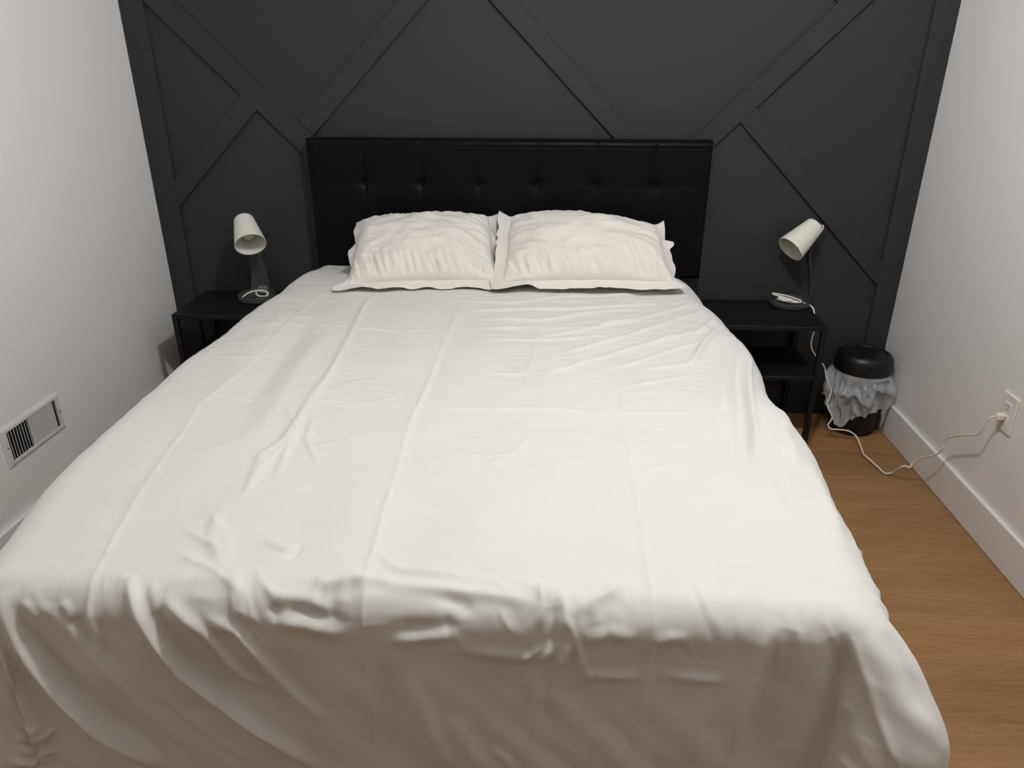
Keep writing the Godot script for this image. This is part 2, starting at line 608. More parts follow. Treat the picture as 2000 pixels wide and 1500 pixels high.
func duvet() -> void:
	duvet_cols = int((DUVET_X1 + 0.157 + 0.36 - duvet_lo.x) / CELL) + 1
	duvet_rows = int((DUVET_Z1 + 0.086 + 0.46 - duvet_lo.y) / CELL) + 1
	relief.resize(duvet_cols * duvet_rows)
	var n := FastNoiseLite.new()
	n.seed = 11
	n.frequency = 1.0
	n.fractal_octaves = 2
	for j in duvet_rows:
		var b := duvet_lo.y + j * CELL
		for i in duvet_cols:
			var a := duvet_lo.x + i * CELL
			var h := 0.006 * n.get_noise_2d(a * 3.2, b * 2.6)
			h += 0.0012 * n.get_noise_2d(a * 6.0 + 9.0, b * 17.0)
			h += 0.0003 * n.get_noise_2d(a * 16.0 + 40.0, b * 45.0)
			h += 0.0008 * n.get_noise_2d(a * 9.0 + 80.0, b * 8.0)
			var crumpled := smoothstep(1.35, 1.65, a) * smoothstep(1.1, 0.8, b) * smoothstep(0.4, 0.55, b)
			if crumpled > 0.0:
				h += crumpled * 0.0022 * n.get_noise_2d(a * 5.0 + b * 4.0, (b + a * 0.25) * 22.0 + 60.0)
			# the hanging sides swing in soft upright folds
			var hang := maxf(maxf(DUVET_X0 - 0.157 - a, a - DUVET_X1 - 0.157), b - DUVET_Z1 - 0.086)
			if hang > -0.05:
				var w := smoothstep(-0.05, 0.25, hang)
				var along := a - b
				h += w * 0.012 * n.get_noise_2d(along * 5.0 + 5.0, hang * 1.2)
			relief[j * duvet_cols + i] = h
	duvet_folds()
	small_creases()
	var pts := PackedVector3Array()
	pts.resize(duvet_cols * duvet_rows)
	for j in duvet_rows:
		for i in duvet_cols:
			pts[j * duvet_cols + i] = duvet_point(duvet_lo.x + i * CELL, duvet_lo.y + j * CELL)
	var got := [0]
	skin(pts, duvet_cols, duvet_rows, false, false, got)
	var nrm: PackedVector3Array = got[0]
	for k in pts.size():
		var q := pts[k] + nrm[k] * relief[k]
		q.y = maxf(q.y, 0.004)
		pts[k] = q
	var cloth := mat(Color(0.868, 0.859, 0.838), 0.62, 0.0, 0.35)
	cloth.rim_enabled = true
	cloth.rim = 0.15
	cloth.rim_tint = 0.5
	var o := mesh_node("duvet", skin(pts, duvet_cols, duvet_rows), cloth, self)
	tag(o, "large white creased duvet spread over the bed and hanging over its foot", "duvet")
	# lining and hem give the cover its thickness
	var lining := PackedVector3Array()
	var step := 8
	var lc := (duvet_cols - 1) / step + 1
	var lr := (duvet_rows - 1) / step + 1
	for j in lr:
		for i in lc:
			var k := mini(j * step, duvet_rows - 1) * duvet_cols + mini(i * step, duvet_cols - 1)
			var rim := i == 0 or j == 0 or i == lc - 1 or j == lr - 1
			lining.append(pts[k] - nrm[k] * (0.001 if rim else 0.016))
	mesh_node("lining", skin(lining, lc, lr, false, true), cloth, o)

# short packing creases gathered along the long ones
func small_creases() -> void:
	var r := RandomNumberGenerator.new()
	r.seed = 31
	var lines := [0.81, 1.02, 1.285, 1.60, 1.93]
	for k in 190:
		var a: float = lines[r.randi() % 5] + r.randfn(0.0, 0.055)
		var b := r.randf_range(0.62, 2.12)
		var tilt := r.randfn(0.05, 0.38)
		var half := r.randf_range(0.012, 0.042)
		var d := Vector2(cos(tilt), sin(tilt)) * half
		var mid := r.randf_range(-0.004, 0.004)
		stroke(1, r.randf_range(0.0038, 0.006), r.randf_range(0.0007, 0.0021), [a - d.x, b - d.y, a, b + mid, a + d.x, b + d.y])
	# small gathers where the cloth turns down over the foot of the bed
	for k in 80:
		var a := r.randf_range(0.66, 2.06)
		var b := r.randf_range(1.99, 2.07)
		var lean := r.randfn(0.012, 0.014)
		var drop := r.randf_range(0.03, 0.09)
		stroke(0, r.randf_range(0.004, 0.010), r.randf_range(-0.002, 0.0026), [a, b, a + lean * 0.4, b + drop * 0.5, a + lean, b + drop])

func duvet_folds() -> void:
	stroke(1, 0.00495, 0.00375, [0.828, 0.51, 0.788, 0.6, 0.79, 0.876, 0.806, 1.14, 0.806, 1.242, 0.782, 1.44, 0.802, 1.578, 0.808, 1.694, 0.806, 1.828, 0.808, 1.922, 0.818, 2.002, 0.825, 2.052, 0.828, 2.091, 0.832, 2.146])
	stroke(0, 0.01, 0.0054, [0.978, 0.54, 0.984, 0.702, 1.002, 0.9, 1.034, 1.188, 1.03, 1.422, 1.036, 1.592, 1.006, 1.658, 1.016, 1.792])
	stroke(1, 0.0054, 0.004375, [0.966, 0.594, 0.998, 0.828, 1.032, 1.098, 1.038, 1.272, 1.044, 1.446])
	stroke(1, 0.00648, 0.004375, [1.302, 0.642, 1.29, 0.888, 1.29, 1.164, 1.288, 1.394, 1.284, 1.512, 1.29, 1.626, 1.298, 1.762, 1.3, 1.856, 1.304, 1.924, 1.304, 1.984, 1.311, 2.052, 1.308, 2.121, 1.312, 2.222, 1.314, 2.319, 1.314, 2.373])
	stroke(0, 0.012, -0.00216, [1.324, 0.696, 1.308, 0.93, 1.302, 1.194, 1.3, 1.406, 1.298, 1.582])
	stroke(1, 0.00648, 0.00375, [1.752, 1.32, 1.74, 1.482, 1.75, 1.636, 1.754, 1.748, 1.76, 1.856, 1.764, 1.971, 1.768, 2.032, 1.767, 2.07, 1.764, 2.163, 1.754, 2.246, 1.742, 2.312])
	stroke(1, 0.0054, 0.00375, [1.596, 0.702, 1.542, 0.87, 1.542, 1.038, 1.54, 1.112, 1.53, 1.212, 1.53, 1.338])
	stroke(1, 0.0054, 0.004375, [0.674, 1.362, 0.794, 1.378, 0.97, 1.386, 1.134, 1.41, 1.27, 1.424, 1.34, 1.432, 1.456, 1.424, 1.614, 1.416, 1.74, 1.416, 1.834, 1.414, 1.938, 1.404])
	stroke(1, 0.0054, 0.00375, [0.658, 0.9, 0.804, 0.87, 0.952, 0.888, 1.128, 0.918, 1.294, 0.902])
	stroke(1, 0.00648, 0.003125, [1.012, 1.616, 1.11, 1.614, 1.186, 1.574, 1.212, 1.56])
	stroke(1, 0.00648, 0.003125, [1.08, 1.428, 1.172, 1.414, 1.224, 1.368, 1.236, 1.308])
	stroke(0, 0.03, -0.008, [0.846, 0.756, 0.86, 0.942, 0.876, 1.14, 0.884, 1.278, 0.884, 1.452])
	stroke(0, 0.035, 0.006, [0.728, 0.708, 0.754, 0.942, 0.78, 1.176, 0.788, 1.426])
	stroke(0, 0.025, 0.005, [0.938, 0.942, 0.944, 1.14, 0.954, 1.338, 0.964, 1.572])
	stroke(0, 0.011, 0.006075, [2.076, 0.81, 1.898, 0.942, 1.754, 1.054, 1.638, 1.17, 1.56, 1.23])
	stroke(0, 0.011, 0.006075, [2.096, 0.63, 1.89, 0.834, 1.728, 0.978, 1.608, 1.086])
	stroke(0, 0.011, 0.006075, [2.096, 0.552, 1.86, 0.756, 1.692, 0.876, 1.542, 0.954])
	stroke(0, 0.01, 0.0054, [1.29, 0.624, 1.458, 0.642, 1.638, 0.564, 1.824, 0.516, 2.01, 0.48])
	stroke(0, 0.01, 0.006075, [1.332, 0.714, 1.596, 0.702, 1.758, 0.66, 1.962, 0.582])
	stroke(0, 0.01, 0.0054, [1.356, 0.798, 1.542, 0.804, 1.704, 0.726, 1.874, 0.662])
	stroke(0, 0.011, 0.0054, [1.38, 0.888, 1.512, 0.87, 1.662, 0.87, 1.824, 0.786])
	stroke(0, 0.01, 0.00405, [1.374, 0.978, 1.518, 0.978, 1.656, 0.954, 1.758, 0.918])
	stroke(0, 0.009, 0.004725, [2.028, 0.93, 1.934, 0.998, 1.824, 1.104, 1.728, 1.17])
	stroke(0, 0.009, 0.00405, [2.028, 1.062, 1.914, 1.128, 1.806, 1.164])
	stroke(1, 0.00648, 0.005, [1.758, 1.29, 1.838, 1.242, 1.908, 1.206, 1.986, 1.164])
	stroke(0, 0.007, 0.00405, [1.44, 1.218, 1.53, 1.212, 1.638, 1.182])
	stroke(0, 0.008, -0.005, [1.75, 1.306, 1.742, 1.388])
	stroke(0, 0.01008, 0.0144, [2.126, 0.77, 2.06, 0.852, 1.998, 0.972, 1.958, 1.112])
	stroke(0, 0.01, 0.01, [2.11, 0.726, 2.062, 0.78, 2.008, 0.864])
	stroke(0, 0.01008, 0.0108, [2.126, 0.984, 2.1, 1.176, 2.04, 1.398, 2.004, 1.572])
	stroke(0, 0.018, -0.012, [2.108, 0.952, 2.056, 1.258, 1.992, 1.5, 1.978, 1.654])
	stroke(0, 0.02, 0.008, [2.058, 1.062, 2.016, 1.26, 1.952, 1.46])
	stroke(0, 0.018, 0.01, [2.152, 1.272, 2.08, 1.492, 2.078, 1.622])
	stroke(0, 0.02, 0.008, [2.04, 1.518, 2.046, 1.668, 2.042, 1.802])
	stroke(0, 0.018, 0.008, [2.12, 1.614, 2.118, 1.728, 2.098, 1.864])
	stroke(1, 0.00648, 0.00375, [1.65, 1.71, 1.714, 1.768, 1.752, 1.788, 1.826, 1.706])
	stroke(1, 0.0054, 0.003125, [1.538, 1.672, 1.6, 1.696, 1.668, 1.764])
	stroke(1, 0.0054, 0.003125, [1.476, 1.662, 1.512, 1.62, 1.548, 1.542])
	stroke(1, 0.00648, 0.003125, [1.41, 1.62, 1.464, 1.638, 1.512, 1.62])
	stroke(1, 0.0054, 0.0025, [1.648, 1.6, 1.688, 1.598, 1.752, 1.572])
	stroke(1, 0.00648, 0.00375, [1.758, 1.656, 1.81, 1.654, 1.85, 1.634])
	stroke(1, 0.0054, 0.003125, [0.982, 1.422, 1.032, 1.524, 1.03, 1.616])
	stroke(0, 0.008, 0.004725, [1.026, 1.446, 1.046, 1.548, 1.052, 1.636, 1.06, 1.736])
	stroke(0, 0.008, 0.004725, [1.064, 1.498, 1.08, 1.59, 1.128, 1.674])
	stroke(0, 0.008, 0.00405, [1.016, 1.792, 1.022, 1.678, 1.048, 1.592])
	stroke(1, 0.0054, 0.003125, [0.818, 1.674, 0.902, 1.642, 0.95, 1.596])
	stroke(1, 0.00495, 0.003125, [0.724, 1.14, 0.834, 1.14, 0.896, 1.158])
	stroke(1, 0.00495, 0.003125, [1.05, 1.362, 1.104, 1.284, 1.164, 1.266])
	stroke(1, 0.00495, 0.003125, [1.002, 0.9, 1.114, 0.918, 1.226, 0.954])
	stroke(0, 0.01, 0.004725, [0.98, 1.87, 1.018, 1.922, 1.048, 1.97])
	stroke(0, 0.012, 0.005, [0.98, 1.852, 0.988, 1.91, 1.016, 1.96, 1.048, 1.994])
	stroke(1, 0.00648, 0.005, [0.938, 1.956, 0.986, 1.984, 1.036, 2.006, 1.095, 2.04])
	stroke(1, 0.00648, 0.005, [0.928, 1.898, 0.986, 1.936, 1.046, 1.966])
	stroke(0, 0.01, 0.0054, [0.934, 2.03, 0.945, 2.052, 0.951, 2.076])
	stroke(0, 0.008, 0.0054, [1.1, 1.93, 1.146, 1.95, 1.16, 1.93])
	stroke(0, 0.01, -0.005, [1.166, 1.936, 1.162, 1.958, 1.148, 1.96])
	stroke(0, 0.01, 0.006, [1.222, 2.012, 1.244, 2.02, 1.263, 2.016, 1.284, 2.004, 1.308, 2.019])
	stroke(0, 0.012, 0.006, [1.064, 2.008, 1.095, 2.04, 1.107, 2.07])
	stroke(0, 0.01056, 0.00576, [1.134, 2.025, 1.158, 2.043, 1.212, 2.046, 1.257, 2.064])
	stroke(0, 0.01056, -0.00576, [1.152, 2.055, 1.166, 2.078])
	stroke(0, 0.0088, 0.00504, [1.08, 2.04, 1.089, 2.064, 1.125, 2.076])
	stroke(0, 0.01232, 0.0072, [1.161, 2.082, 1.214, 2.084, 1.274, 2.102])
	stroke(0, 0.01232, -0.00648, [1.178, 2.062, 1.232, 2.068, 1.286, 2.078])
	stroke(0, 0.01, 0.006, [1.262, 2.02, 1.286, 2.014, 1.328, 2.008, 1.353, 2.016])
	stroke(0, 0.01, 0.006, [1.31, 1.948, 1.356, 1.983, 1.408, 1.988, 1.486, 2])
	stroke(0, 0.012, -0.006, [1.431, 2.034, 1.467, 2.046, 1.488, 2.055])
	stroke(0, 0.01, 0.006, [1.353, 2.016, 1.422, 2.022, 1.506, 2.028, 1.578, 2.037])
	stroke(0, 0.01056, 0.0072, [1.356, 2.109, 1.401, 2.1, 1.452, 2.091, 1.466, 2.104])
	stroke(0, 0.01408, -0.00576, [1.368, 2.085, 1.419, 2.082, 1.467, 2.076])
	stroke(0, 0.01232, 0.00576, [1.458, 2.115, 1.515, 2.124, 1.58, 2.126])
	stroke(0, 0.0088, 0.0072, [1.59, 2.004, 1.596, 2.04, 1.59, 2.07])
	stroke(0, 0.0088, -0.0072, [1.608, 2.031, 1.612, 2.068, 1.612, 2.108])
	stroke(0, 0.0088, 0.0072, [1.626, 2.022, 1.632, 2.049, 1.629, 2.076])
	stroke(0, 0.00704, 0.00576, [1.629, 2.046, 1.644, 2.082, 1.659, 2.13, 1.672, 2.168])
	stroke(0, 0.006336, 0.007776, [1.623, 2.142, 1.632, 2.121, 1.638, 2.097])
	stroke(0, 0.00704, 0.00576, [1.563, 2.13, 1.58, 2.12, 1.593, 2.106])
	stroke(0, 0.00704, 0.00576, [1.59, 2.133, 1.602, 2.121, 1.608, 2.109])
	stroke(0, 0.012, 0.006, [1.65, 2.043, 1.692, 2.019, 1.726, 1.996])
	stroke(0, 0.012, 0.006, [1.662, 2.091, 1.701, 2.076, 1.74, 2.085])
	stroke(0, 0.01, 0.006, [1.662, 2.154, 1.712, 2.156, 1.752, 2.157])
	stroke(0, 0.01, 0.005, [1.772, 2.092, 1.794, 2.079, 1.818, 2.079])
	stroke(0, 0.01, 0.006, [1.794, 2.151, 1.834, 2.15, 1.882, 2.15])
	stroke(0, 0.0114, 0.02268, [0.888, 2.025, 0.906, 2.049, 0.932, 2.09, 0.96, 2.145, 0.98, 2.18, 1.012, 2.212, 1.072, 2.266, 1.132, 2.318, 1.184, 2.372])
	stroke(0, 0.01936, -0.01008, [0.944, 2.068, 0.968, 2.102, 0.994, 2.152, 1.036, 2.192, 1.104, 2.241])
	stroke(0, 0.01014, 0.01361, [0.969, 2.058, 1.032, 2.097, 1.062, 2.145, 1.084, 2.18, 1.134, 2.223])
	stroke(0, 0.00887, 0.01166, [1.044, 2.079, 1.089, 2.094, 1.118, 2.138, 1.14, 2.175, 1.164, 2.211, 1.214, 2.27])
	stroke(0, 0.01584, -0.0072, [1.011, 2.106, 1.05, 2.163, 1.106, 2.216, 1.192, 2.29])
	stroke(0, 0.01394, 0.02495, [0.668, 2.062, 0.68, 2.096, 0.694, 2.134, 0.712, 2.176, 0.734, 2.222, 0.802, 2.308, 0.886, 2.386])
	stroke(0, 0.01936, -0.01152, [0.693, 2.082, 0.71, 2.126, 0.74, 2.18, 0.78, 2.235, 0.836, 2.296, 0.926, 2.384])
	stroke(0, 0.01267, 0.01283, [0.636, 2.148, 0.648, 2.202, 0.668, 2.258, 0.686, 2.324])
	stroke(0, 0.01232, 0.00576, [0.74, 2.068, 0.788, 2.108, 0.83, 2.18, 0.884, 2.252, 0.97, 2.36])
	stroke(0, 0.01232, 0.00576, [0.832, 2.146, 0.908, 2.228, 1.026, 2.322, 1.106, 2.386])
	stroke(0, 0.01232, -0.00576, [0.786, 2.079, 0.838, 2.138, 0.898, 2.218, 0.998, 2.324])
	stroke(0, 0.008, 0.006, [0.828, 2.061, 0.83, 2.096, 0.838, 2.152])
	stroke(0, 0.008, 0.005, [0.705, 2.058, 0.722, 2.072, 0.734, 2.09])
	stroke(0, 0.008, 0.005, [0.777, 2.058, 0.789, 2.076, 0.794, 2.092])
	stroke(0, 0.01647, 0.007776, [1.38, 2.175, 1.404, 2.259, 1.444, 2.366])
	stroke(0, 0.02288, -0.0072, [1.34, 2.158, 1.352, 2.252, 1.382, 2.372])
	stroke(0, 0.01584, 0.00648, [1.45, 2.254, 1.476, 2.319, 1.492, 2.362])
	stroke(0, 0.01232, 0.00576, [1.587, 2.154, 1.59, 2.217, 1.586, 2.258, 1.57, 2.324])
	stroke(0, 0.01232, -0.00576, [1.6, 2.164, 1.602, 2.217, 1.612, 2.266])
	stroke(0, 0.01, 0.006, [1.514, 2.318, 1.54, 2.338, 1.558, 2.36])
	stroke(0, 0.02112, -0.0072, [2.046, 2.061, 2.068, 2.11, 2.094, 2.154, 2.121, 2.202])
	stroke(0, 0.01267, 0.007776, [1.95, 2.055, 1.938, 2.091, 1.923, 2.166, 1.914, 2.223, 1.916, 2.308])
	stroke(0, 0.0264, -0.00864, [1.962, 2.097, 1.956, 2.169, 1.948, 2.24, 1.95, 2.316])
	stroke(0, 0.01901, 0.007776, [2.028, 2.115, 2.034, 2.205, 2.024, 2.32])
	stroke(0, 0.0264, -0.0072, [2.074, 2.182, 2.094, 2.223, 2.114, 2.27])
	stroke(0, 0.0176, 0.00576, [1.85, 2.156, 1.848, 2.229, 1.848, 2.325])
	stroke(0, 0.00704, 0.0072, [0.582, 2.316, 0.642, 2.34, 0.692, 2.336])
	stroke(0, 0.00704, 0.0072, [0.586, 2.342, 0.668, 2.372, 0.7, 2.362])
	stroke(0, 0.00704, 0.0072, [0.658, 2.32, 0.688, 2.326, 0.712, 2.314])
	stroke(0, 0.00704, 0.00648, [0.632, 2.302, 0.674, 2.312, 0.694, 2.3])
	stroke(0, 0.00704, 0.0072, [0.528, 2.346, 0.612, 2.382, 0.686, 2.384])
	stroke(0, 0.00792, 0.00648, [2.067, 2.058, 2.082, 2.085, 2.103, 2.115, 2.118, 2.148, 2.142, 2.181, 2.166, 2.208])
	stroke(0, 0.02112, -0.00504, [2.046, 2.061, 2.068, 2.11, 2.094, 2.154, 2.121, 2.202])
	stroke(0, 0.01936, 0.0072, [2.094, 2.052, 2.118, 2.076, 2.13, 2.106, 2.148, 2.121, 2.166, 2.13, 2.204, 2.132])
	stroke(0, 0.02, -0.006, [2.118, 2.043, 2.142, 2.076, 2.178, 2.106])
	stroke(1, 0.00648, 0.005, [2.132, 1.928, 2.148, 1.938, 2.174, 1.932])
	stroke(1, 0.00648, 0.005, [2.124, 1.98, 2.154, 1.98, 2.172, 1.98])
	stroke(1, 0.00648, 0.004375, [2.128, 1.842, 2.142, 1.848, 2.172, 1.828])

# ---------------------------------------------------------------- pillows

func pillow(label: String, at: Vector3, half: Vector2, tilt: float, yaw: float, roll: float, thick: float, seed_value: int, cloth: Material, fall_left: float, fall_right: float, droop: float) -> void:
	var t := thing("pillow", label, "pillow", at, "pillows leaning on the headboard")
	var n := FastNoiseLite.new()
	n.seed = seed_value
	n.frequency = 1.0
	n.fractal_octaves = 2
	var v_axis := Vector3(0, sin(tilt), -cos(tilt))
	var b := Basis(Vector3.RIGHT, v_axis, Vector3.RIGHT.cross(v_axis))
	b = Basis(Vector3.UP, yaw) * Basis(Vector3.BACK, roll) * b
	var cols := 200
	var rows := 150
	for face in [1.0, -1.0]:
		var pts := PackedVector3Array()
		for j in rows:
			for i in cols:
				var u := sin(lerpf(-1.0, 1.0, i / (cols - 1.0)) * PI / 2.0)
				var v := sin(lerpf(1.0, -1.0, j / (rows - 1.0)) * PI / 2.0)
				var q := pillow_outline(u, v, half, droop)
				var full := pow(maxf(0.0, (1.0 - pow(absf(u), 2.4)) * (1.0 - pow(absf(v), 2.2))), 0.5)
				var h := thick * full * (1.0 + 0.16 * n.get_noise_2d(u * 1.3, v * 1.3))
				if face > 0.0:
					# gathers run in from the seams
					var du := 1.0 - absf(u)
					var dv := 1.0 - absf(v)
					var g := 0.0
					g += lerpf(0.0035, 0.010, smoothstep(0.2, -0.3, v)) * smoothstep(0.9, 0.1, dv) * smoothstep(0.0, 0.16, dv) * n.get_noise_2d(u * 9.5 + v * 2.4 + 3.0, v * 0.9)
					g += 0.010 * smoothstep(0.6, 0.05, du) * smoothstep(0.0, 0.12, du) * n.get_noise_2d(u * 1.4 + 7.0, v * 4.5 + u * 2.5)
					g += 0.006 * n.get_noise_2d(u * 2.2 + v * 1.2, v * 2.4 - u * 1.2 + 20.0) * full
					h += g
				else:
					h *= 0.8
				pts.append(b * Vector3(q.x, q.y, face * h))
		mesh_node("front" if face > 0.0 else "back", skin(pts, cols, rows, false, face < 0.0), cloth, t)
	# flat flange all round, soft and wavy
	var ring := 420
	var across := 9
	for face in [1.0, -1.0]:
		var fl := PackedVector3Array()
		for j in across:
			var s := j / (across - 1.0)
			for i in ring:
				var a := TAU * i / ring
				var c := Vector2(cos(a), sin(a))
				var m := maxf(absf(c.x), absf(c.y))
				var u := c.x / m
				var v := c.y / m
				var q := pillow_outline(u, v, half, droop)
				var q2 := pillow_outline(u, v, half, droop)
				var corner := pow(absf(u * v), 6.0)
				var nrm := Vector2(u if absf(u) > 0.999 else u * corner, v if absf(v) > 0.999 else v * corner).normalized()
				var wide := 0.046 * (1.0 + 0.30 * corner * (1.0 if u * droop <= 0.0 else 0.0) + 0.25 * n.get_noise_2d(u * 2.0, v * 2.0 + 5.0))
				# the flange falls back over the top and sides and lies out flat along the bottom
				var back := 0.0
				if v > 0.0:
					back = 1.35
				if absf(u) > 0.999 and absf(v) < 0.999:
					back = smoothstep(-0.97, -0.7, v) * (fall_left if u < 0.0 else fall_right) * (1.0 + 0.8 * n.get_noise_2d(v * 1.1 + 2.0, u * 3.0))
				if v > 0.0:
					back *= 1.0 - 0.6 * pow(absf(u * v), 5.0)
				if v < -0.999:
					back = 0.0
				var bent := back * smoothstep(0.0, 0.35, s)
				q += nrm * (wide * s * cos(bent) - 0.004)
				var fall := -wide * s * sin(bent)
				var wave := 0.030 * s * n.get_noise_2d(q2.x * 4.5 + 11.0, q2.y * 3.6 + 4.0) + 0.010 * s * n.get_noise_2d(q2.x * 13.0 + 1.0, q2.y * 2.0 + 4.0)
				if v < -0.999:
					wave = maxf(wave, -0.004) * 0.8 + 0.004 * s
				fl.append(b * Vector3(q.x, q.y, fall + wave + face * 0.0016 * (1.0 - s * s)))
		mesh_node("flange", skin(fl, ring, across, true, face < 0.0), cloth, t)

func pillow_outline(u: float, v: float, half: Vector2, droop: float) -> Vector2:
	var low := droop * smoothstep(-0.4, 1.0, u) * smoothstep(-0.2, 1.0, v)
	return Vector2(0.0, -low) + Vector2(half.x * u * (1.0 - 0.05 * (1.0 - v * v) - 0.07 * smoothstep(0.2, 1.0, v)), half.y * v * (1.0 - 0.06 * (1.0 - u * u) - (0.10 * u * u if v > 0.0 else 0.0)))

func pillows() -> void:
	var cloth := mat(Color(0.885, 0.865, 0.836), 0.65, 0.0, 0.3)
	cloth.rim_enabled = true
	cloth.rim = 0.15
	pillow("white flanged pillow on the bed beside the left nightstand", Vector3(1.122, 0.768, 0.312), Vector2(0.255, 0.20), deg_to_rad(23), deg_to_rad(5), deg_to_rad(1.0), 0.078, 3, cloth, 0.95, 0.6, 0.0)
	pillow("white flanged pillow on the bed beside the right nightstand, overlapping the other pillow", Vector3(1.698, 0.780, 0.312), Vector2(0.288, 0.20), deg_to_rad(23), deg_to_rad(2), deg_to_rad(0.5), 0.084, 8, cloth, 0.15, 0.7, 0.055)

# ---------------------------------------------------------------- nightstands

func nightstands() -> void:
	var metal := mat(Color(0.055, 0.055, 0.06), 0.5, 0.0, 0.4)
	var proto := make_nightstand(metal)
	proto.position = Vector3(2.372, 0, 0.172)
	tag(proto, "black metal nightstand between the bed and the trash bin", "nightstand", "black nightstands beside the bed")
	var other: Node3D = proto.duplicate()
	other.name = "nightstand_001"
	add_child(other, true)
	other.position = Vector3(0.362, 0, 0.172)
	tag(other, "black metal nightstand beside the white wall with the vent", "nightstand", "black nightstands beside the bed")

func make_nightstand(metal: Material) -> Node3D:
	var t := Node3D.new()
	t.name = "nightstand"
	add_child(t, true)
	var hx := 0.215
	var hz := 0.158
	mesh_node("tabletop", box_mesh(Vector3(-hx, 0.484, -hz), Vector3(hx, 0.50, hz), 0.0015), metal, t)
	for sx in [-1.0, 1.0]:
		for sz in [-1.0, 1.0]:
			var cx: float = sx * (hx - 0.010)
			var cz: float = sz * (hz - 0.010)
			mesh_node("leg", box_mesh(Vector3(cx - 0.010, 0, cz - 0.010), Vector3(cx + 0.010, 0.484, cz + 0.010), 0.0015), metal, t)
	mesh_node("shelf", box_mesh(Vector3(-hx + 0.002, 0.288, -hz + 0.002), Vector3(hx - 0.002, 0.303, hz - 0.002), 0.0015), metal, t)
	return t

# ---------------------------------------------------------------- lamps

